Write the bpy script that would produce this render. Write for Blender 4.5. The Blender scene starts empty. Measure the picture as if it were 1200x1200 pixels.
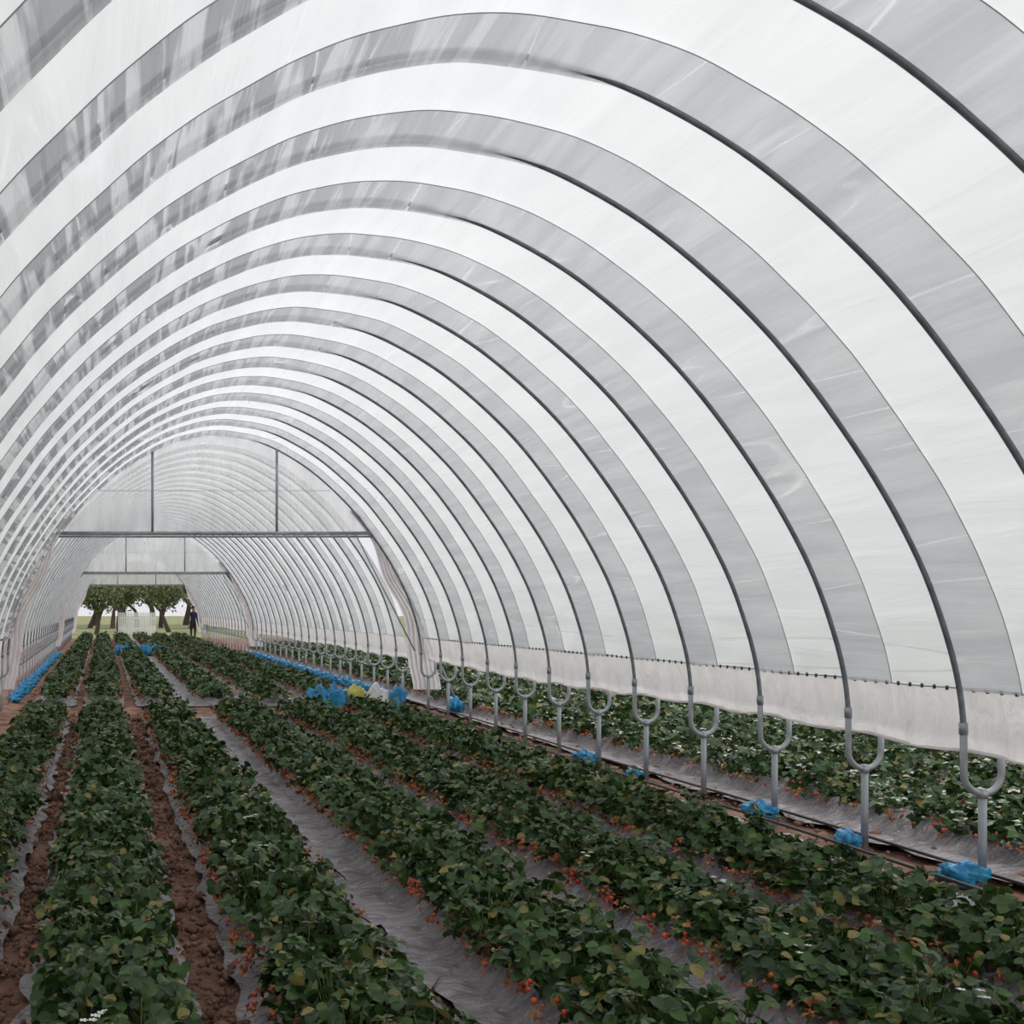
import bpy, bmesh, math, random
import numpy as np
from mathutils import Vector, Matrix
rng=np.random.default_rng(7); random.seed(7)
scn=bpy.context.scene
scn.view_settings.view_transform='Standard'
COL=scn.collection
S=1.0413; CX=1.84
# ---------------------------------------------------------------- helpers
class MB:
    def __init__(s): s.v=[];s.f=[];s.m=[]
    def add(s,v,f,m=0):
        o=len(s.v); s.v+= [tuple(p) for p in v]
        s.f+=[tuple(i+o for i in q) for q in f]; s.m+=[m]*len(f)
    def tube(s,pts,r,n=8,m=0,cap=True):
        pts=[Vector(p) for p in pts]
        if not hasattr(r,'__len__'): r=[r]*len(pts)
        vs=[];fs=[]; ref=None
        for i,p in enumerate(pts):
            a=pts[max(i-1,0)];b=pts[min(i+1,len(pts)-1)]
            t=(b-a).normalized()
            if ref is None:
                ref=Vector((0,1,0)) if abs(t.y)<.9 else Vector((1,0,0))
            u=(ref-t*ref.dot(t))
            if u.length<1e-5: u=t.orthogonal()
            u.normalize(); w=t.cross(u); ref=u
            for k in range(n):
                an=2*math.pi*k/n
                vs.append(p+(u*math.cos(an)+w*math.sin(an))*r[i])
        for i in range(len(pts)-1):
            for k in range(n):
                k2=(k+1)%n
                fs.append((i*n+k,i*n+k2,(i+1)*n+k2,(i+1)*n+k))
        if cap:
            fs.append(tuple(range(n-1,-1,-1))); o=(len(pts)-1)*n
            fs.append(tuple(o+k for k in range(n)))
        s.add(vs,fs,m)
    def ell(s,c,r,m=0,n=12,k=8,fn=None):
        vs=[];fs=[]
        for i in range(k+1):
            th=math.pi*i/k
            for j in range(n):
                ph=2*math.pi*j/n
                d=Vector((math.sin(th)*math.cos(ph),math.sin(th)*math.sin(ph),math.cos(th)))
                q=1.0 if fn is None else fn(d)
                vs.append((c[0]+d.x*r[0]*q,c[1]+d.y*r[1]*q,c[2]+d.z*r[2]*q))
        for i in range(k):
            for j in range(n):
                j2=(j+1)%n
                fs.append((i*n+j,(i+1)*n+j,(i+1)*n+j2,i*n+j2))
        s.add(vs,fs,m)
    def box(s,a,b,m=0):
        x0,y0,z0=a;x1,y1,z1=b
        s.add([(x0,y0,z0),(x1,y0,z0),(x1,y1,z0),(x0,y1,z0),(x0,y0,z1),(x1,y0,z1),(x1,y1,z1),(x0,y1,z1)],
              [(0,3,2,1),(4,5,6,7),(0,1,5,4),(1,2,6,5),(2,3,7,6),(3,0,4,7)],m)
    def mesh(s,name,mats,smooth=True):
        me=bpy.data.meshes.new(name); me.from_pydata(s.v,[],s.f)
        for a in mats: me.materials.append(a)
        me.polygons.foreach_set('material_index',s.m)
        me.polygons.foreach_set('use_smooth',[smooth]*len(s.f)); me.update()
        return me
def obj(name,me,parent=None,loc=(0,0,0),rot=(0,0,0)):
    o=bpy.data.objects.new(name,me); COL.objects.link(o)
    o.location=loc;o.rotation_euler=rot
    if parent: o.parent=parent
    return o
def grid_mesh(name,P,mat,UV=None):
    """P (n,m,3)"""
    n,m,_=P.shape
    me=bpy.data.meshes.new(name)
    idx=np.arange(n*m).reshape(n,m)
    q=np.stack([idx[:-1,:-1],idx[1:,:-1],idx[1:,1:],idx[:-1,1:]],-1).reshape(-1,4)
    me.vertices.add(n*m); me.vertices.foreach_set('co',P.reshape(-1).astype(np.float32))
    me.loops.add(q.size); me.loops.foreach_set('vertex_index',q.reshape(-1).astype(np.int32))
    me.polygons.add(len(q)); me.polygons.foreach_set('loop_start',(np.arange(len(q))*4).astype(np.int32))
    me.polygons.foreach_set('use_smooth',np.ones(len(q),bool))
    me.update(calc_edges=True)
    if UV is not None:
        l=me.uv_layers.new(name='UVMap')
        l.data.foreach_set('uv',UV.reshape(-1,2)[q.reshape(-1)].reshape(-1).astype(np.float32))
    me.materials.append(mat)
    return me
def tri_mesh(name,parts,mats):
    vs=[];ts=[];ms=[];o=0
    for V,T,m in parts:
        V=V.reshape(-1,3); vs.append(V); ts.append(T+o); ms.append(np.full(len(T),m)); o+=len(V)
    V=np.concatenate(vs);T=np.concatenate(ts);M=np.concatenate(ms)
    me=bpy.data.meshes.new(name)
    me.vertices.add(len(V)); me.vertices.foreach_set('co',V.reshape(-1).astype(np.float32))
    me.loops.add(T.size); me.loops.foreach_set('vertex_index',T.reshape(-1).astype(np.int32))
    me.polygons.add(len(T)); me.polygons.foreach_set('loop_start',(np.arange(len(T))*3).astype(np.int32))
    for a in mats: me.materials.append(a)
    me.polygons.foreach_set('material_index',M.astype(np.int32))
    me.polygons.foreach_set('use_smooth',np.ones(len(T),bool))
    me.update(calc_edges=True)
    return me
# ---------------------------------------------------------------- materials
def newmat(name):
    m=bpy.data.materials.new(name); m.use_nodes=True
    nt=m.node_tree; nt.nodes.clear()
    return m,nt,nt.nodes,nt.links
def N(nt,t,**k):
    n=nt.nodes.new(t)
    for a,b in k.items():
        if a in n.inputs.keys(): n.inputs[a].default_value=b
        else: setattr(n,a,b)
    return n
def pbr(name,col,rough=.5,metal=0,noise=None,bump=0,bscale=20,col2=None,spec=.5):
    m,nt,ns,L=newmat(name)
    o=N(nt,'ShaderNodeOutputMaterial'); b=N(nt,'ShaderNodeBsdfPrincipled')
    b.inputs['Base Color'].default_value=(*col,1); b.inputs['Roughness'].default_value=rough
    b.inputs['Metallic'].default_value=metal; b.inputs['Specular IOR Level'].default_value=spec
    L.new(b.outputs[0],o.inputs[0])
    tc=N(nt,'ShaderNodeTexCoord')
    if col2 is not None:
        n=N(nt,'ShaderNodeTexNoise',Scale=noise or 5,Detail=5); L.new(tc.outputs['Object'],n.inputs['Vector'])
        r=N(nt,'ShaderNodeValToRGB'); r.color_ramp.elements[0].position=.35;r.color_ramp.elements[1].position=.68
        r.color_ramp.elements[0].color=(*col,1); r.color_ramp.elements[1].color=(*col2,1)
        L.new(n.outputs['Fac'],r.inputs[0]); L.new(r.outputs[0],b.inputs['Base Color'])
    if bump:
        n=N(nt,'ShaderNodeTexNoise',Scale=bscale,Detail=6); L.new(tc.outputs['Object'],n.inputs['Vector'])
        bp=N(nt,'ShaderNodeBump',Strength=bump,Distance=.03); L.new(n.outputs['Fac'],bp.inputs['Height'])
        L.new(bp.outputs[0],b.inputs['Normal'])
    return m
def film(name,col,dark,transp,uvscale=(.9,7,1),lo=.35,hi=.7,bump=.5,refl=.06,diff=.35,rot=.12,rough=.22,fold_shade=None,crease_glint=None,cscale=(.5,2.2,1)):
    m,nt,ns,L=newmat(name)
    o=N(nt,'ShaderNodeOutputMaterial'); tc=N(nt,'ShaderNodeTexCoord')
    mp=N(nt,'ShaderNodeMapping'); mp.inputs['Scale'].default_value=uvscale; mp.inputs['Rotation'].default_value=(0,0,rot)
    L.new(tc.outputs['UV'],mp.inputs[0])
    n=N(nt,'ShaderNodeTexNoise',Scale=1.0,Detail=4,Roughness=.55,Distortion=.6); L.new(mp.outputs[0],n.inputs['Vector'])
    r=N(nt,'ShaderNodeValToRGB'); r.color_ramp.elements[0].position=lo;r.color_ramp.elements[1].position=hi
    r.color_ramp.elements[0].color=(*dark,1); r.color_ramp.elements[1].color=(*col,1)
    L.new(n.outputs['Fac'],r.inputs[0]); colout=r.outputs[0]
    if fold_shade:   # shading of folds painted as dark colour bands, stronger toward the left side
        mp2=N(nt,'ShaderNodeMapping'); mp2.inputs['Scale'].default_value=(.9,10,1); mp2.inputs['Rotation'].default_value=(0,0,-.35)
        L.new(tc.outputs['UV'],mp2.inputs[0])
        n2=N(nt,'ShaderNodeTexNoise',Scale=1.0,Detail=2,Roughness=.5,Distortion=.4); L.new(mp2.outputs[0],n2.inputs['Vector'])
        r2=N(nt,'ShaderNodeValToRGB'); e=r2.color_ramp.elements; e[0].position=.47;e[0].color=(*fold_shade,1);e[1].position=.57;e[1].color=(*col,1)
        L.new(n2.outputs['Fac'],r2.inputs[0])
        sp=N(nt,'ShaderNodeSeparateXYZ'); L.new(tc.outputs['UV'],sp.inputs[0])
        mr=N(nt,'ShaderNodeMapRange'); mr.inputs['From Min'].default_value=-.8; mr.inputs['From Max'].default_value=1.2
        L.new(sp.outputs['Y'],mr.inputs['Value'])
        mx=N(nt,'ShaderNodeMixRGB'); L.new(mr.outputs[0],mx.inputs[0]); L.new(colout,mx.inputs[1]); L.new(r2.outputs[0],mx.inputs[2]); colout=mx.outputs[0]
    bp=N(nt,'ShaderNodeBump',Strength=bump,Distance=.05); L.new(n.outputs['Fac'],bp.inputs['Height'])
    tr=N(nt,'ShaderNodeBsdfTranslucent'); df=N(nt,'ShaderNodeBsdfDiffuse'); gl=N(nt,'ShaderNodeBsdfGlossy',Roughness=rough)
    tp=N(nt,'ShaderNodeBsdfTransparent')
    for x in (tr,df): L.new(colout,x.inputs['Color']); L.new(bp.outputs[0],x.inputs['Normal'])
    L.new(bp.outputs[0],gl.inputs['Normal'])
    m1=N(nt,'ShaderNodeMixShader'); m1.inputs[0].default_value=diff; L.new(tr.outputs[0],m1.inputs[1]);L.new(df.outputs[0],m1.inputs[2])
    m2=N(nt,'ShaderNodeMixShader'); m2.inputs[0].default_value=transp; L.new(m1.outputs[0],m2.inputs[1]);L.new(tp.outputs[0],m2.inputs[2])
    if crease_glint:   # bright glints along folds, put in as stretched lines of higher transparency
        mp3=N(nt,'ShaderNodeMapping'); mp3.inputs['Scale'].default_value=cscale; mp3.inputs['Rotation'].default_value=(0,0,.3)
        L.new(tc.outputs['UV'],mp3.inputs[0])
        n3=N(nt,'ShaderNodeTexNoise',Scale=1.0,Detail=0,Distortion=0); L.new(mp3.outputs[0],n3.inputs['Vector'])
        r3=N(nt,'ShaderNodeValToRGB'); e=r3.color_ramp.elements; e[0].position=.488;e[0].color=(0,0,0,1);e[1].position=.512;e[1].color=(0,0,0,1)
        k=e.new(.5); k.color=(1,1,1,1)
        L.new(n3.outputs['Fac'],r3.inputs[0])
        n4=N(nt,'ShaderNodeTexNoise',Scale=1.7,Detail=2); L.new(tc.outputs['UV'],n4.inputs['Vector'])
        r4=N(nt,'ShaderNodeValToRGB'); r4.color_ramp.elements[0].position=.42; r4.color_ramp.elements[1].position=.6; L.new(n4.outputs['Fac'],r4.inputs[0])
        ml=N(nt,'ShaderNodeMath',operation='MULTIPLY'); L.new(r3.outputs[0],ml.inputs[0]); L.new(r4.outputs[0],ml.inputs[1])
        ma=N(nt,'ShaderNodeMath',operation='MULTIPLY_ADD'); L.new(ml.outputs[0],ma.inputs[0]); ma.inputs[1].default_value=crease_glint; ma.inputs[2].default_value=transp
        L.new(ma.outputs[0],m2.inputs[0])
    m3=N(nt,'ShaderNodeMixShader'); m3.inputs[0].default_value=refl; L.new(m2.outputs[0],m3.inputs[1]);L.new(gl.outputs[0],m3.inputs[2])
    L.new(m3.outputs[0],o.inputs[0])
    return m
M_film=film('poly_film',(.93,.955,.955),(.86,.885,.89),.05,uvscale=(.6,5,1),diff=.25,bump=.3,refl=.08,crease_glint=.35,cscale=(.2,2.4,1))
M_band=film('poly_film_overlap',(.93,.925,.95),(.76,.755,.795),.14,uvscale=(.6,7,1),lo=.36,hi=.66,bump=.6,diff=.3,refl=.11,rough=.18,fold_shade=(.45,.45,.485),crease_glint=.7,cscale=(.3,2.6,1))
M_band2=film('poly_film_overlap_far',(.93,.925,.95),(.72,.715,.755),.16,uvscale=(.7,5,1),bump=.4,diff=.3,refl=.05)
M_skirt=film('poly_film_skirt',(.96,.935,.93),(.86,.82,.82),.05,uvscale=(1.2,8,1),diff=.42,bump=.8)
M_gable=film('poly_film_clear',(.97,.97,.97),(.82,.83,.84),.38,uvscale=(4,.8,1),bump=.8,diff=.25,crease_glint=.4,cscale=(2.4,.3,1))
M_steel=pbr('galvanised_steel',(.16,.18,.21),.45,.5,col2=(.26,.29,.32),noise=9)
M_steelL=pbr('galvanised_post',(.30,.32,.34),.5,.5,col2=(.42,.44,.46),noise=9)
M_seam=pbr('film_cord',(.42,.42,.45),.7)
M_clip=pbr('plastic_clip',(.06,.06,.07),.5)
def leafmat(name,c,spec=.3,rough=.42,tl=.15):
    m,nt,ns,L=newmat(name)
    o=N(nt,'ShaderNodeOutputMaterial'); g=N(nt,'ShaderNodeNewGeometry')
    r=N(nt,'ShaderNodeValToRGB'); e=r.color_ramp.elements
    e[0].position=0;e[0].color=(*c[0],1);e[1].position=.9;e[1].color=(*c[1],1)
    k=e.new(.98);k.color=(*c[2],1)
    L.new(g.outputs['Random Per Island'],r.inputs[0])
    b=N(nt,'ShaderNodeBsdfPrincipled'); b.inputs['Roughness'].default_value=rough; b.inputs['Specular IOR Level'].default_value=spec
    L.new(r.outputs[0],b.inputs['Base Color'])
    t=N(nt,'ShaderNodeBsdfTranslucent'); L.new(r.outputs[0],t.inputs[0])
    mx=N(nt,'ShaderNodeMixShader'); mx.inputs[0].default_value=tl; L.new(b.outputs[0],mx.inputs[1]);L.new(t.outputs[0],mx.inputs[2])
    L.new(mx.outputs[0],o.inputs[0]); return m
M_leaf=leafmat('strawberry_leaf',[(.012,.034,.010),(.070,.135,.036),(.27,.22,.07)],.3,.34)
M_old=leafmat('old_strawberry_leaf',[(.22,.05,.03),(.38,.17,.07),(.36,.28,.10)],.2,.6)
M_berry=leafmat('strawberry_fruit',[(.5,.02,.012),(.66,.13,.04),(.6,.45,.2)],.5,.3,.05)
M_flower=pbr('strawberry_flower',(.85,.85,.81),.6)
M_stem=pbr('strawberry_stem',(.16,.2,.05),.6)
M_blue=pbr('blue_plastic',(.008,.17,.42),.3,col2=(.04,.37,.62),noise=14,bump=.9,bscale=22)
M_yel=pbr('yellow_plastic',(.55,.52,.12),.4,bump=.5,bscale=16)
M_wht=pbr('white_plastic',(.7,.72,.72),.4,bump=.5,bscale=16)
M_soil=pbr('soil',(.15,.078,.055),.95,col2=(.36,.21,.155),noise=3.5,bump=1,bscale=28,spec=.2)
def mulchmat():
    m,nt,ns,L=newmat('plastic_mulch')
    o=N(nt,'ShaderNodeOutputMaterial'); b=N(nt,'ShaderNodeBsdfPrincipled'); L.new(b.outputs[0],o.inputs[0])
    tc=N(nt,'ShaderNodeTexCoord')
    n=N(nt,'ShaderNodeTexNoise',Scale=2.2,Detail=6,Roughness=.65,Distortion=.5); L.new(tc.outputs['Object'],n.inputs['Vector'])
    r=N(nt,'ShaderNodeValToRGB'); e=r.color_ramp.elements; e[0].position=.3;e[0].color=(.19,.17,.178,1);e[1].position=.62;e[1].color=(.39,.355,.38,1)
    L.new(n.outputs['Fac'],r.inputs[0])
    n3=N(nt,'ShaderNodeTexNoise',Scale=7,Detail=8,Roughness=.7); L.new(tc.outputs['Object'],n3.inputs['Vector'])
    r3=N(nt,'ShaderNodeValToRGB'); r3.color_ramp.elements[0].position=.56; r3.color_ramp.elements[1].position=.70
    L.new(n3.outputs['Fac'],r3.inputs[0])
    mx=N(nt,'ShaderNodeMixRGB'); mx.inputs[2].default_value=(.21,.125,.095,1); L.new(r3.outputs[0],mx.inputs[0]); L.new(r.outputs[0],mx.inputs[1])
    L.new(mx.outputs[0],b.inputs['Base Color'])
    b.inputs['Roughness'].default_value=.33
    mp=N(nt,'ShaderNodeMapping'); mp.inputs['Scale'].default_value=(5,15,10); mp.inputs['Rotation'].default_value=(0,0,.3); L.new(tc.outputs['Object'],mp.inputs[0])
    n2=N(nt,'ShaderNodeTexNoise',Scale=1,Detail=5,Distortion=1.6); L.new(mp.outputs[0],n2.inputs['Vector'])
    bp=N(nt,'ShaderNodeBump',Strength=1,Distance=.09); L.new(n2.outputs['Fac'],bp.inputs['Height']); L.new(bp.outputs[0],b.inputs['Normal'])
    return m
M_mulch=mulchmat()
# ---------------------------------------------------------------- arch profile
HP=[(-.5,4.49),(0,4.56),(.5,4.49),(1.0,4.30),(1.58,3.94),(2.2,3.37),(2.72,2.69),(3.08,2.07),(3.28,1.55),(3.38,1.10),(3.39,.62),(3.39,.2)]
def cr(pts,n=24):
    out=[]
    for i in range(1,len(pts)-2):
        p0,p1,p2,p3=[np.array(p,float) for p in pts[i-1:i+3]]
        for k in range(n):
            t=k/n
            out.append(.5*((2*p1)+(-p0+p2)*t+(2*p0-5*p1+4*p2-p3)*t*t+(-p0+3*p1-3*p2+p3)*t**3))
    return np.array(out)
HALF=cr(HP)
def profile(n,zmin):
    h=HALF[HALF[:,1]>=zmin]
    full=np.concatenate([h[::-1],(h*[-1,1])[1:]])
    d=np.r_[0,np.cumsum(np.hypot(*np.diff(full,axis=0).T))]
    s=np.linspace(0,d[-1],n)
    x=np.interp(s,d,full[:,0]);z=np.interp(s,d,full[:,1])
    tx=np.gradient(x,s);tz=np.gradient(z,s); l=np.hypot(tx,tz)
    nx,nz=tz/l,-tx/l
    return x,z,nx,nz,s-d[-1]/2
def dx_at(z): 
    i=np.argsort(HALF[:,1]); return float(np.interp(z,HALF[i,1],HALF[i,0]))
def z_at(dx): return float(np.interp(abs(dx),HALF[:,0],HALF[:,1]))
# ---------------------------------------------------------------- hoop mesh
hb=MB()
x,z,nx,nz,s=profile(110,.82)
hb.tube([(a,0,b) for a,b in zip(x,z)],.016,8,0)
for sg in (1,-1):
    pts=[(sg*3.39,0,.98),(sg*3.39,0,.70)]
    for k in range(1,12):
        a=math.pi*k/12; pts.append((sg*(3.505-.115*math.cos(a)),0,.69-.12*math.sin(a)))
    pts+= [(sg*3.62,0,.70),(sg*3.62,0,.86)]
    hb.tube(pts,.020,10,1)
    hb.tube([(sg*3.505,0,.60),(sg*3.505,0,-.12)],.023,10,1)
    hb.tube([(sg*3.505,0,.545),(sg*3.505,0,.585)],[.030,.030],10,1)
    hb.tube([(sg*3.39,0,.93),(sg*3.388,0,1.0)],.024,10,1)
ME_hoop=hb.mesh('hoop',[M_steel,M_steelL])
def tunnel(k0,k1,fine):
    root=obj('polytunnel',None); root.empty_display_size=.3
    Ys=[k*S for k in np.arange(k0,k1+.5,1)]
    for y in Ys: obj('hoop',ME_hoop,root,(CX,y,0))
    y0,y1=Ys[0]-.45*S,Ys[-1]
    ny=int((y1-y0)/S*fine)+1; na=170
    x,z,nx,nz,s=profile(na,1.18)
    Y=np.linspace(y0,y1,ny)[:,None]+0*s[None]
    fr=(Y-Ys[0])/S
    sag=.010*np.sin(np.pi*fr)**2
    if fine>4:
        wr=.003*np.sin(s*9+Y*1.3)*np.sin(Y*2.1)+.002*np.sin(s*17-Y*3.1+2*np.sin(Y))
        low=np.exp(-(z[None]-1.18)/.25)*(z[None]<2.2)
        wr=wr+low*.016*(1+np.sin(Y*11+z[None]*16+2*np.sin(Y*1.7)))*np.sin(Y*.9)**2
    else: wr=.003*np.sin(s*7+Y*1.3)
    off=.040-sag*.8+wr
    P=np.stack([CX+x[None]+nx[None]*off,Y,z[None]+nz[None]*off],-1)
    UV=np.stack([Y,0*Y+s[None]],-1)
    obj('roof_film',grid_mesh('roof_film',P,M_film,UV),root)
    Pl=[]
    seam=MB()
    nb=5
    t=np.clip((x-0.2)/.9,0,1); t=t*t*(3-2*t)   # 1 on right (film outside the pipe), 0 on left (film wraps below the pipe)
    for y in Ys:
        far=.028+.03*(1-t)
        fr_=np.linspace(0,1,nb)[:,None]
        bw=.375+.045*np.tanh(x/2)
        Yb=(y+far)[None]*(1-fr_)+(y-bw*S)[None]*fr_ + 0*s[None]
        w=.003*np.sin(s[None]*7+y*7)+.0015*np.sin(s[None]*15+y*3+Yb*6)
        offb=(-.036+.045*t)[None]+w*.7+fr_*(.020-.008*t[None])
        Pb=np.stack([CX+x[None]+nx[None]*offb,Yb,z[None]+nz[None]*offb],-1)
        Pl.append((Pb,np.stack([Yb*1.0+y*3,0*Yb+s[None]],-1)))
        seam.tube([tuple(q) for q in Pb[-1]],.0032,4,0)
    vs=np.concatenate([a.reshape(-1,3) for a,b in Pl]); uv=np.concatenate([b.reshape(-1,2) for a,b in Pl])
    m=len(s); idx=np.arange(nb*m).reshape(nb,m)
    q=np.stack([idx[:-1,:-1],idx[1:,:-1],idx[1:,1:],idx[:-1,1:]],-1).reshape(-1,4)
    Q=np.concatenate([q+i*nb*m for i in range(len(Pl))])
    me=bpy.data.meshes.new('film_overlap'); me.from_pydata(vs.tolist(),[],Q.tolist())
    l=me.uv_layers.new(name='UVMap'); l.data.foreach_set('uv',uv[Q.reshape(-1)].reshape(-1).astype(np.float32))
    me.polygons.foreach_set('use_smooth',[True]*len(Q)); me.materials.append(M_band if fine>4 else M_band2)
    obj('film_overlap',me,root); obj('film_seam',seam.mesh('film_seam',[M_seam]),root)
    for sg in (1,-1):
        nsk=14; v=np.linspace(0,1,nsk)[None]; ys=np.linspace(y0,y1,int((y1-y0)/.06))[:,None]
        low=.84+.025*np.sin(np.pi*(ys-Ys[0])/S)**2*-1+.02*np.sin(ys*.8)
        Z=1.21-(1.21-low)*v
        D=3.405+.065*v+.014*np.sin(ys*9+v*3)*v+.014*np.sin(ys*23+1)*v+.02*np.sin(np.pi*v)
        roll=np.clip((v-.86)/.14,0,1)
        P=np.stack([CX+sg*(D+.02*roll),ys+0*v,Z+.02*np.sin(roll*math.pi)],-1)
        UV=np.stack([Z*3,ys+0*v],-1)
        obj('skirt_film',grid_mesh('skirt_film',P,M_skirt,UV),root)
        cb=MB()
        cb.tube([(CX+sg*3.40,y,1.205+.006*math.sin(y*5)) for y in np.arange(y0,y1,.2)],.005,5,0)
        cb.tube([(CX+sg*3.485,y,.835+.02*math.sin(y*.8)-.025*math.sin(math.pi*(y-Ys[0])/S)**2) for y in np.arange(y0,y1,.1)],.012,6,2)
        if fine>4:
            for y in np.arange(y0,y1,.105): cb.box((CX+sg*3.390-.005,y,1.190),(CX+sg*3.390+.005,y+.013,1.217),1)
        obj('film_clips',cb.mesh('film_clips',[M_seam,M_clip,M_skirt]),root)
    yg=Ys[-1]
    gb=MB(); zb=2.92; w=dx_at(zb)
    for zz,r in ((zb,.03),(zb-.055,.018)): gb.tube([(CX-w-.05,yg,zz),(CX+w+.05,yg,zz)],r,8,0)
    for dx in (-1.02,1.02): gb.tube([(CX+dx,yg,zb),(CX+dx,yg,z_at(dx))],.022,8,0)
    gb.tube([(CX-1.9,yg+.02,3.62),(CX+1.9,yg+.02,3.62)],.004,5,1)
    for dx in (-3.4,3.4):
        gb.tube([(CX+dx*.93,yg,2.0),(CX+dx*1.13,yg-.7,0)],.018,8,0)
    gb.tube([(CX+2.3,yg-.05,2.9),(CX+3.2,yg-.3,1.0)],.012,6,0)
    obj('gable_frame',gb.mesh('gable_frame',[M_steelL,M_seam]),root)
    xs=np.linspace(-w,w,90); top=np.array([z_at(a) for a in xs])
    vv=np.linspace(0,1,16)
    X=xs[:,None]+0*vv[None]; Z=zb+(top[:,None]-zb)*vv[None]
    Yg=yg+.045+.025*np.sin(X*11+Z*2)+.02*np.sin(X*23-Z*5)
    obj('gable_film',grid_mesh('gable_film',np.stack([CX+X,Yg,Z],-1),M_gable,np.stack([X,Z],-1)),root)
    for sg in (1,-1):
        tz=np.linspace(3.3,.35,40)[:,None]; u=np.linspace(0,1,40)[None]
        ax=np.array([dx_at(a) for a in tz[:,0]])[:,None]
        k=np.clip((3.3-tz)/2.4,0,1)
        wid=.12+.60*k*(1-.45*k)
        X=ax+.12+.18*k**3-wid*u+.05*np.sin(tz*5); Yc=yg+.05+.05*np.sin(u*38+tz*2)
        obj('side_curtain',grid_mesh('side_curtain',np.stack([CX+sg*X,Yc,tz+0*u],-1),M_skirt,np.stack([X*4,tz*.4+0*u],-1)),root)
    return root
tunnel(-1.53,17.47,8)
tunnel(18.97,37.47,4)
tunnel(38.97,57.47,4)
# ---------------------------------------------------------------- ground
M_grass=pbr('grass_field',(.13,.16,.06),.95,col2=(.32,.30,.14),noise=.8,bump=.6,bscale=8)
xs=np.r_[np.array([-150,-90,-60,-40,-28,-20,-15,-11,-8,-6]),np.arange(-4,12.01,.1),np.array([13,15,18,24,35,60,100,150])]
ys=np.r_[np.array([-60,-30,-15,-8,-4]),np.arange(-2,22,.12),np.arange(22,64,.8),np.array([66,72,80,95,120,160,220])]
X,Y=np.meshgrid(xs,ys,indexing='ij')
inr=(X>-4)&(X<12)&(Y<22)&(Y>-2)
Z=np.where(inr,.010*np.sin(X*17+2*np.sin(Y*3))*np.sin(Y*13)+.008*np.sin(X*41+Y*7)+.006*np.sin(Y*37+X*11),0)
gm=grid_mesh('ground',np.stack([X,Y,Z],-1),M_soil); gm.materials.append(M_grass)
for p in gm.polygons:
    c=p.center
    if c.y>62 or c.x<-4 or c.x>13: p.material_index=1
obj('ground',gm)
# clods and crumbs of soil in the walking alleys
OC=np.array([(1,0,0),(-1,0,0),(0,1,0),(0,-1,0),(0,0,1),(0,0,-.6),(.6,.6,.5),(-.6,.6,.4),(.6,-.6,.5),(-.6,-.6,.5)],float)
def hull():
    bm=bmesh.new()
    for p in OC: bm.verts.new(p)
    bmesh.ops.convex_hull(bm,input=bm.verts); bmesh.ops.triangulate(bm,faces=bm.faces)
    bm.verts.index_update(); V=np.array([v.co[:] for v in bm.verts]); F=np.array([[v.index for v in f.verts] for f in bm.faces]); bm.free(); return V,F
HV,HF=hull()
nc=2600
cx=np.where(rng.random(nc)<.5,-.39,.49)+rng.normal(0,.075,nc); cy=3.5+14*rng.random(nc)**1.4
extra=rng.random(nc)<.25; cx=np.where(extra,rng.uniform(4.7,5.75,nc),cx); cy=np.where(extra,rng.uniform(5,17,nc),cy)
sz=rng.gamma(2,.006,nc)+.004; an=rng.random(nc)*6.28
V=HV[None]*sz[:,None,None]*rng.uniform(.6,1.3,(nc,1,3))*rng.uniform(.8,1.2,(nc,len(HV),1))
V=np.stack([V[...,0]*np.cos(an)[:,None]-V[...,1]*np.sin(an)[:,None]+cx[:,None],V[...,0]*np.sin(an)[:,None]+V[...,1]*np.cos(an)[:,None]+cy[:,None],V[...,2]+.03],-1)
obj('soil_clods',tri_mesh('soil_clods',[(V,(HF[None]+(np.arange(nc)*len(HV))[:,None,None]).reshape(-1,3),0)],[M_soil]))
# ---------------------------------------------------------------- beds
def bed(xc,wl,wr,y0,y1,step=.07):
    u=np.linspace(-wl,wr,36)[None]; y=np.arange(y0,y1,step)[:,None]
    hw=.25
    d=np.clip((np.abs(u)-hw+.07)/.16,0,1); prof=1-d*d*(3-2*d)
    ed=np.where(u<0,-u/wl,u/wr)
    def nz(sd):
        r=np.random.default_rng(sd); o=0*y
        for k in range(9): o=o+np.sin(y*r.uniform(1,16)+r.random()*6.3)*r.uniform(.3,1)
        return o/3.2
    sd=int(abs(xc*100)+y0)
    uu=u*(1+.11*np.where(u<0,nz(sd),nz(sd+1))*(ed**3))
    curl=.03*np.clip(nz(sd+7),0,1)*ed**6
    z=.04+.12*prof+.009*np.sin(y*9+u*14+xc)+.009*np.sin(y*17-u*21+2*np.sin(y*2.3))+.006*np.sin(y*31+u*9+3*np.sin(u*11))+curl
    endt=np.clip(np.minimum(y-y0,y1-y)/.25,0,1); z=.02+(z-.02)*endt
    return grid_mesh('mulch_bed',np.stack([xc+uu,y+0*u,z],-1),M_mulch)
ROWS=[(-.82,.37,.35),(.03,.36,.35),(.94,.36,.55),(1.98,.55,.56),(2.97,.52,.53),(3.97,.52,.98)]
OUT=[(6.15,.70,.45),(7.1,.45,.45),(8.05,.45,.45),(9.0,.45,.45),(9.95,.45,.45),(10.9,.45,.45)]
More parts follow.
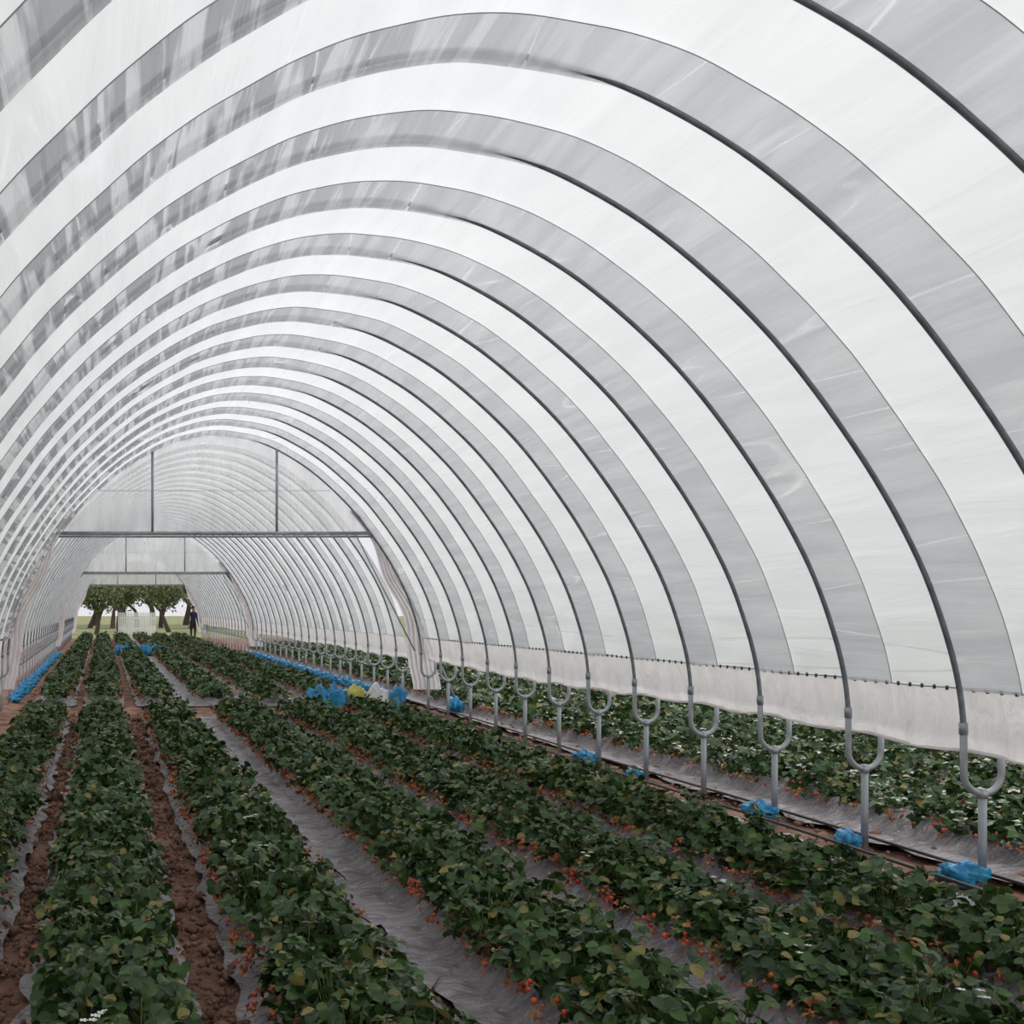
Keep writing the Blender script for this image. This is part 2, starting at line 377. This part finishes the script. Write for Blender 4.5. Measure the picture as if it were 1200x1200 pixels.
# ---------------------------------------------------------------- strawberry plants
TEMP=np.array([(0,0,0),(.35,0,.0),(.7,0,-.03),(1,0,-.12),(.14,.26,.06),(.5,.43,.10),(.84,.30,.02),(.14,-.26,.06),(.5,-.43,.10),(.84,-.30,.02)])
TT=np.array([(0,1,4),(1,5,4),(1,2,5),(2,6,5),(2,3,6),(0,7,1),(1,7,8),(1,8,2),(2,8,9),(2,9,3)])
TEMP2=np.array([(0,0,0),(.55,0,-.02),(1,0,-.12),(.5,.42,.10),(.5,-.42,.10)])
TT2=np.array([(0,1,3),(1,2,3),(0,4,1),(1,4,2)])
def leaves(cx,cy,cz,L,size,R,H,simple=False,mat=0):
    n=len(cx)*L; c=lambda a:np.repeat(a,L)
    sc=c(rng.uniform(.68,1.22,len(cx)))
    r=R*sc*np.sqrt(rng.random(n)); az=rng.random(n)*2*np.pi
    x=c(cx)+r*np.cos(az);y=c(cy)+r*np.sin(az)
    q=(r/(R*sc))**2
    z=c(cz)+sc*H*(1-.62*q)*rng.uniform(.45,1.15,n)
    t=.55*np.sqrt(q)+rng.normal(.05,.48,n); h=az+rng.normal(0,.7,n)
    f=np.stack([np.cos(h)*np.cos(t),np.sin(h)*np.cos(t),-np.sin(t)],-1)
    s=np.stack([-np.sin(h),np.cos(h),0*h],-1)
    nn=np.cross(f,s); ro=rng.normal(0,.48,n)[:,None]
    s2=s*np.cos(ro)+nn*np.sin(ro); n2=-s*np.sin(ro)+nn*np.cos(ro)
    T=TEMP2 if simple else TEMP; F=TT2 if simple else TT
    sz=size*rng.uniform(.7,1.2,n)
    out=[]
    for th in (0,1.25,-1.25):
        d=(np.cos(th)*f+np.sin(th)*s2)[:,None,:]; e=(-np.sin(th)*f+np.cos(th)*s2)[:,None,:]
        u=T[None,:,0:1];v=T[None,:,1:2]*1.05;w=T[None,:,2:3]*1.3
        k=sz[:,None,None]*(1.0 if th==0 else .92)
        p=np.stack([x,y,z],-1)[:,None,:]
        out.append(p+(d*(u+.06)+e*v+n2[:,None,:]*w)*k)
    V=np.stack(out,1).reshape(-1,len(T),3)
    m=len(V); tri=(F[None]+(np.arange(m)*len(T))[:,None,None]).reshape(-1,3)
    return (V,tri,mat),(x,y,z)
def stems(cx,cy,cz,x,y,z,L):
    a=np.stack([np.repeat(cx,L),np.repeat(cy,L),np.repeat(cz,L)],-1); b=np.stack([x,y,z],-1)
    w=np.array([.0022,0,0]); w2=np.array([0,.0022,0])
    V=np.stack([a-w,a+w,b+w*.7,b-w*.7,a-w2,a+w2,b+w2*.7,b-w2*.7],1)
    F=np.array([(0,1,2),(0,2,3),(4,5,6),(4,6,7)])
    return V,(F[None]+(np.arange(len(V))*8)[:,None,None]).reshape(-1,3),3
bt=[];bf=[]
rings=[(0.0,.25),(.18,.8),(.45,.95),(.75,.6),(1.0,.0)]
nb=7
for i,(t,r) in enumerate(rings):
    for k in range(nb): bt.append((r*.42*math.cos(2*math.pi*k/nb),r*.42*math.sin(2*math.pi*k/nb),-t))
for i in range(4):
    for k in range(nb):
        k2=(k+1)%nb; bf+= [(i*nb+k,(i+1)*nb+k,(i+1)*nb+k2),(i*nb+k,(i+1)*nb+k2,i*nb+k2)]
bt=np.array(bt);bf=np.array(bf)
def berries(x,y,z,size):
    n=len(x); t=rng.normal(0,.5,n);a=rng.random(n)*6.28
    V=bt[None]*size[:,None,None]
    ct,st=np.cos(t)[:,None],np.sin(t)[:,None]
    X=V[...,0]*ct-V[...,2]*st; Zz=V[...,0]*st+V[...,2]*ct
    ca,sa=np.cos(a)[:,None],np.sin(a)[:,None]
    V=np.stack([X*ca-V[...,1]*sa+x[:,None],X*sa+V[...,1]*ca+y[:,None],Zz+z[:,None]],-1)
    return V,(bf[None]+(np.arange(n)*len(bt))[:,None,None]).reshape(-1,3),1
def flowers(x,y,z):
    pt=[(0,0,0)]
    for k in range(5):
        a=2*math.pi*k/5
        for da,r in ((-.5,.7),(-.25,1),(.25,1),(.5,.7)): pt.append((r*math.cos(a+da),r*math.sin(a+da),.12))
    F=[]
    for k in range(5):
        o=1+4*k; F+=[(0,o,o+1),(0,o+1,o+2),(0,o+2,o+3)]
    V=np.array(pt)[None]*.015+np.stack([x,y,z],-1)[:,None]
    return V,(np.array(F)[None]+(np.arange(len(x))*21)[:,None,None]).reshape(-1,3),2
def row(xc,segs,half,bn,old=True):
    parts=[]
    for y0,y1,sp,L,size,simple in segs:
        for sg in (-1,1):
            cy=np.arange(y0+(0 if sg<0 else sp/2),y1,sp); cy=cy+rng.normal(0,.03,len(cy))
            cx=xc+sg*half+rng.normal(0,.02,len(cy)); cz=np.full(len(cy),.13)
            lv,(x,y,z)=leaves(cx,cy,cz,L,size,.18,.24,simple); parts.append(lv)
            if not simple: parts.append(stems(cx,cy,cz,x,y,z,L))
            # dying outer leaves hanging at the bed edge, with the fruit
            oy=np.arange(y0,y1,(.075 if old else .2) if not simple else .3); oy=oy+rng.normal(0,.06,len(oy)); ox=xc+sg*(half+.14+rng.random(len(oy))*.06)
            lv,_=leaves(ox,oy,np.full(len(oy),.11),4,size*.46,.06,.13,True,4); parts.append(lv)
    a=segs[0][0]; b=min(segs[-1][1],max(19,a+12))
    n=int((b-a)*bn)
    cl=rng.uniform(a,b,n//4); yy=np.repeat(cl,4)+rng.normal(0,.05,(n//4)*4); m=len(yy)
    sg=np.where(rng.random(m)<(.5),-1,1); d=half+.145+rng.random(m)*.08
    parts.append(berries(xc+sg*d,yy,.205-(d-half-.145)*.9+rng.random(m)*.05,rng.uniform(.022,.034,m)))
    # small flower clusters among the leaves
    m=int((b-a)*.7); fx=np.repeat(xc+rng.uniform(-half-.12,half+.12,m),4)+rng.normal(0,.03,m*4); fy=np.repeat(rng.uniform(a,b,m),4)+rng.normal(0,.03,m*4)
    parts.append(flowers(fx,fy,.39-np.abs(fx-xc)*.42+rng.normal(0,.012,m*4)))
    return tri_mesh('plants',parts,[M_leaf,M_berry,M_flower,M_stem,M_old])
def full_row(xc,a,b,y0,y1,step,segs,half,bn,old=True):
    r=obj('strawberry_row',None); r.empty_display_size=.2
    obj('mulch_bed',bed(xc,a,b,y0,y1,step),r); obj('plants',row(xc,segs,half,bn,old),r)
for i,(xc,a,b) in enumerate(ROWS):
    half=(.105,.105,.12,.125,.13,.13)[i]
    yb=16.4 if xc<1.5 else 16.9
    full_row(xc,a,b,1.0,yb+.2,.06,[(1.6,9,.20,48,.054,False),(9,yb,.23,34,.064,False)],half,17 if i>1 else 3,i>1)
    full_row(xc,a,b,18.9,38.0,.2,[(19.1,38,.28,16,.09,True)],half,3)
    full_row(xc,a,b,39.6,60.0,.4,[(39.8,60,.4,12,.11,True)],half,3)
for xc,a,b in OUT:
    full_row(xc,a,b,3,45,.2,[(3.2,14,.24,28,.07,True),(14,45,.33,16,.10,True)],.15,16 if xc<8 else 4)
# ---------------------------------------------------------------- bags at posts
def bagmesh(mat,seed,sx=.12,sy=.085,sz=.05):
    r=np.random.default_rng(seed); ph=r.random(6)*6.28
    b=MB()
    b.ell((0,0,sz*.85),(sx,sy,sz),0,28,16,lambda d:1+.16*math.sin(5*d.x+ph[0]+3*d.z)+.13*math.sin(9*d.y+ph[1])+.11*math.sin(13*d.z+8*d.x+ph[2])+.07*math.sin(17*d.y+11*d.x+ph[3]))
    b.ell((-sx*.5,sy*.5,sz*.6),(sx*.6,sy*.6,sz*.6),0,20,10,lambda d:1+.2*math.sin(8*d.x+ph[4])+.15*math.sin(11*d.y+ph[5]))
    b.tube([(sx*.5,0,sz*1.2),(sx*.8,.01,sz*1.3),(sx*1.0,.01,sz*1.2),(sx*1.3,.02,sz*1.0)],[.03,.014,.012,.03],9,0)
    return b.mesh('bag',[mat])
BB=[bagmesh(M_blue,i) for i in range(3)]
XR=CX+3.505; XL=CX-3.505
def place(me,x,y,s=1,sz=None): 
    o=obj('blue_bag' ,me,None,(x,y,.03),(0,0,random.uniform(0,6.3))); o.scale=(s,s,sz or s); return o
for k,s in ((6.47,.9),(7.47,.85),(8.47,.95),(11.47,.9),(10.47,.6)): place(random.choice(BB),XR-.15,k*S-.03,s,s*1.5)
for k in np.arange(18.97,37.4,1):
    place(random.choice(BB),XR-.15,k*S,1.2,1.7); place(random.choice(BB),XL+.12,k*S,1.1,1.4)
for i in range(7): place(random.choice(BB),.6+i*.26,38.9+random.uniform(-.1,.1),1.5,3.6)
for i,(x,c) in enumerate([(3.4,'b'),(3.72,'b'),(4.04,'y'),(4.4,'w'),(4.72,'b'),(5.6,'b')]):
    y=17.65+random.uniform(-.1,.1)
    if c=='b': place(random.choice(BB),x,y,1.35,4.3 if x<5 else 2.6)
    else:
        me=bagmesh(M_yel if c=='y' else M_wht,20+i); o=obj('yellow_bag' if c=='y' else 'white_bag',me,None,(x,y,0.03),(0,0,i)); o.scale=(1.35,1.35,4.5)
M_pipe=pbr('black_pipe',(.02,.02,.022),.4)
for xx,y1 in ((5.07,60),(5.42,45)):
    pb=MB(); pb.tube([(xx+.025*math.sin(y*.9),y,.075) for y in np.arange(1,y1,.3)],.012,7,0)
    obj('irrigation_pipe',pb.mesh('irrigation_pipe',[M_pipe]))
# ---------------------------------------------------------------- trees / fence beyond
M_bark=pbr('tree_bark',(.06,.045,.035),.9,col2=(.12,.09,.07),noise=12,bump=.6,bscale=20)
M_tl=leafmat('tree_leaf',[(.05,.08,.03),(.16,.19,.08),(.3,.3,.12)])
def tree(seed,h):
    R=random.Random(seed); b=MB(); tips=[]
    def grow(p,d,l,r,lv):
        pts=[p];q=Vector(p);dd=Vector(d)
        for i in range(4):
            dd=(dd+Vector((R.uniform(-.2,.2),R.uniform(-.2,.2),R.uniform(-.05,.12)))).normalized(); q=q+dd*l/4; pts.append(tuple(q))
        b.tube(pts,[r,r*.9,r*.8,r*.7,r*.58],7,0)
        if lv==0: tips.append(q); return
        if lv==1: tips.append(Vector(pts[2]))
        for i in range(3):
            a=R.uniform(0,6.28); e=(dd+Vector((math.cos(a),math.sin(a),.15))*.85).normalized()
            grow(tuple(q),e,l*.7,r*.55,lv-1)
    grow((0,0,-.1),(R.uniform(-.15,.15),0,1),h*.30,.2,3)
    V=[]
    for t in tips:
        for i in range(34):
            c=np.array(t)+np.array([R.gauss(0,.38),R.gauss(0,.38),R.gauss(0,.3)])
            a=np.array([R.gauss(0,1) for _ in range(3)]);a/=np.linalg.norm(a)
            e=np.cross(a,[R.gauss(0,1) for _ in range(3)]);e/=np.linalg.norm(e)
            V.append([c-a*.15,c+e*.07,c+a*.15,c-e*.07])
    for q in V: b.add(q,[(0,1,2,3)],1)
    return b.mesh('olive_tree',[M_bark,M_tl],False)
T=[tree(i,4.6) for i in range(3)]
pos=[(-.4,70,.85),(1.2,78,1.0),(4.6,76,.95),(-3,74,1),(7.5,80,1.1)]
R2=random.Random(3)
for j in range(16): pos.append((-14+j*2.1+R2.uniform(-.5,.5),92+R2.uniform(-2,2),1.15))
for j in range(12): pos.append((-16+j*3+R2.uniform(-.6,.6),106+R2.uniform(-2,2),1.7))
for i,(x,y,s) in enumerate(pos):
    o=obj('olive_tree',T[i%3],None,(x,y,0),(0,0,i*1.7)); o.scale=(s,s,s)
fb=MB()
for i in range(20):
    xx=1.0+i*.12; fb.box((xx,70,0.0),(xx+.09,70.03,1.35),0); fb.add([(xx,70,1.35),(xx+.09,70,1.35),(xx+.045,70,1.43),(xx,70.03,1.35),(xx+.09,70.03,1.35),(xx+.045,70.03,1.43)],[(0,1,2),(5,4,3),(0,2,5,3),(2,1,4,5)],0)
for zz in (.35,1.0): fb.box((1.0,70.03,zz),(3.4,70.07,zz+.08),0)
obj('white_fence',fb.mesh('white_fence',[pbr('white_paint',(.8,.8,.8),.6)],False))
# ---------------------------------------------------------------- person
def person(loc,rotz):
    root=obj('person',None,None,loc,(0,0,rotz)); root.empty_display_size=.2
    V=[];E=[];R=[]
    def v(p,r,par=None):
        V.append(p);R.append(r if hasattr(r,'__len__') else (r,r))
        if par is not None:E.append((par,len(V)-1))
        return len(V)-1
    pel=v((0,0,.95),(.155,.115)); wst=v((0,0,1.10),(.135,.10),pel); ch=v((0,0,1.28),(.165,.115),wst); sh=v((0,0,1.42),(.12,.09),ch)
    nk=v((0,-.01,1.50),.055,sh); hd=v((0,-.015,1.58),.07,nk); h2=v((0,-.02,1.67),.095,hd); h3=v((0,-.01,1.72),.08,h2)
    for sg in (-1,1):
        s=v((sg*.19,0,1.41),.062,sh); e=v((sg*.25,.03,1.14),.045,s); w=v((sg*.27,-.05,.90),.03,e); p=v((sg*.27,-.07,.83),(.035,.022),w)
        for i in range(4):
            a=v((sg*.27,-.095+.018*i,.785),.009,p); L_=(.035,.045,.04,.03)[i]
            c=v((sg*.268,-.10+.018*i,.785-L_),.008,a); v((sg*.262,-.105+.018*i,.785-L_*1.7),.007,c)
        t=v((sg*.255,-.105,.82),.010,p); v((sg*.245,-.12,.785),.008,t)
        hp=v((sg*.095,0,.88),.092,pel); kn=v((sg*.11,-.02*sg,.50),.062,hp); an=v((sg*.12,.03*sg,.10),.043,kn)
        f=v((sg*.125,-.02+.03*sg,.05),(.045,.04),an); v((sg*.135,-.15+.03*sg,.035),(.042,.03),f)
    me=bpy.data.meshes.new('p'); me.from_pydata(V,E,[]); o=bpy.data.objects.new('tmp',me); COL.objects.link(o)
    m=o.modifiers.new('s','SKIN')
    for i,r in enumerate(R): me.skin_vertices[0].data[i].radius=r
    me.skin_vertices[0].data[0].use_root=True
    o.modifiers.new('ss','SUBSURF').levels=2
    dg=bpy.context.evaluated_depsgraph_get(); dg.update()
    nm=bpy.data.meshes.new_from_object(o.evaluated_get(dg)); bpy.data.objects.remove(o)
    nm.materials.clear()
    for a in (pbr('skin',(.38,.22,.16),.6),pbr('navy_jacket',(.02,.025,.06),.8),pbr('dark_trousers',(.025,.025,.03),.85),pbr('boots',(.02,.015,.012),.7)): nm.materials.append(a)
    for p in nm.polygons:
        c=p.center; p.use_smooth=True
        if c.z>1.50: k=0
        elif abs(c.x)>.2 and c.z<.89: k=0
        elif c.z>.93 or abs(c.x)>.205: k=1
        elif c.z>.12: k=2
        else: k=3
        p.material_index=k
    obj('body',nm,root)
    hb=MB()
    hb.ell((0,.012,1.70),(.102,.11,.092),0,16,10)
    obj('hair',hb.mesh('hair',[pbr('hair',(.02,.015,.01),.7)]),root)
    fb=MB()
    for sg in (-1,1):
        fb.ell((sg*.035,-.108,1.655),(.012,.008,.009),1); fb.ell((sg*.095,0,1.645),(.012,.02,.032),0)
    fb.tube([(0,-.105,1.66),(0,-.135,1.615)],[.009,.016],8,0); fb.ell((0,-.098,1.585),(.024,.008,.007),2)
    obj('face',fb.mesh('face',[pbr('skin2',(.38,.22,.16),.6),pbr('eye',(.03,.02,.02),.2),pbr('lips',(.3,.1,.09),.5)]),root)
person((4.66,57.0,.0),.5)
# ---------------------------------------------------------------- world (overcast: zenith brighter than horizon) + soft sun
w=bpy.data.worlds.new('World'); scn.world=w; w.use_nodes=True; nt=w.node_tree; nt.nodes.clear(); L=nt.links
o=N(nt,'ShaderNodeOutputWorld'); bg=N(nt,'ShaderNodeBackground'); tc=N(nt,'ShaderNodeTexCoord')
n=N(nt,'ShaderNodeTexNoise',Scale=2.2,Detail=4); L.new(tc.outputs['Generated'],n.inputs['Vector'])
r=N(nt,'ShaderNodeValToRGB'); r.color_ramp.elements[0].position=.3; r.color_ramp.elements[1].position=.7
r.color_ramp.elements[0].color=(.93,.955,.965,1); r.color_ramp.elements[1].color=(1,1,1,1)
L.new(n.outputs['Fac'],r.inputs[0])
sp=N(nt,'ShaderNodeSeparateXYZ'); L.new(tc.outputs['Generated'],sp.inputs[0])
g=N(nt,'ShaderNodeValToRGB'); e=g.color_ramp.elements; e[0].position=0;e[0].color=(.60,.585,.615,1);e[1].position=1;e[1].color=(.99,1,.99,1)
L.new(sp.outputs['Z'],g.inputs[0])
mx=N(nt,'ShaderNodeMixRGB',blend_type='MULTIPLY'); mx.inputs[0].default_value=1; L.new(r.outputs[0],mx.inputs[1]); L.new(g.outputs[0],mx.inputs[2])
L.new(mx.outputs[0],bg.inputs[0]); bg.inputs[1].default_value=1.40; L.new(bg.outputs[0],o.inputs[0])
sl=bpy.data.lights.new('sun','SUN'); sl.energy=.8; sl.angle=math.radians(9); sl.color=(1,.97,.92)
so=obj('sun',sl); so.rotation_euler=(math.radians(-38),math.radians(30),0)
# ---------------------------------------------------------------- camera
cd=bpy.data.cameras.new('camera'); cam=obj('camera',cd,None,(0,0,1.7),(math.radians(90),0,0))
cd.sensor_width=36; cd.lens=39; cd.shift_x=.4; cd.shift_y=112/1200; cd.clip_start=.05; cd.clip_end=500
scn.camera=cam
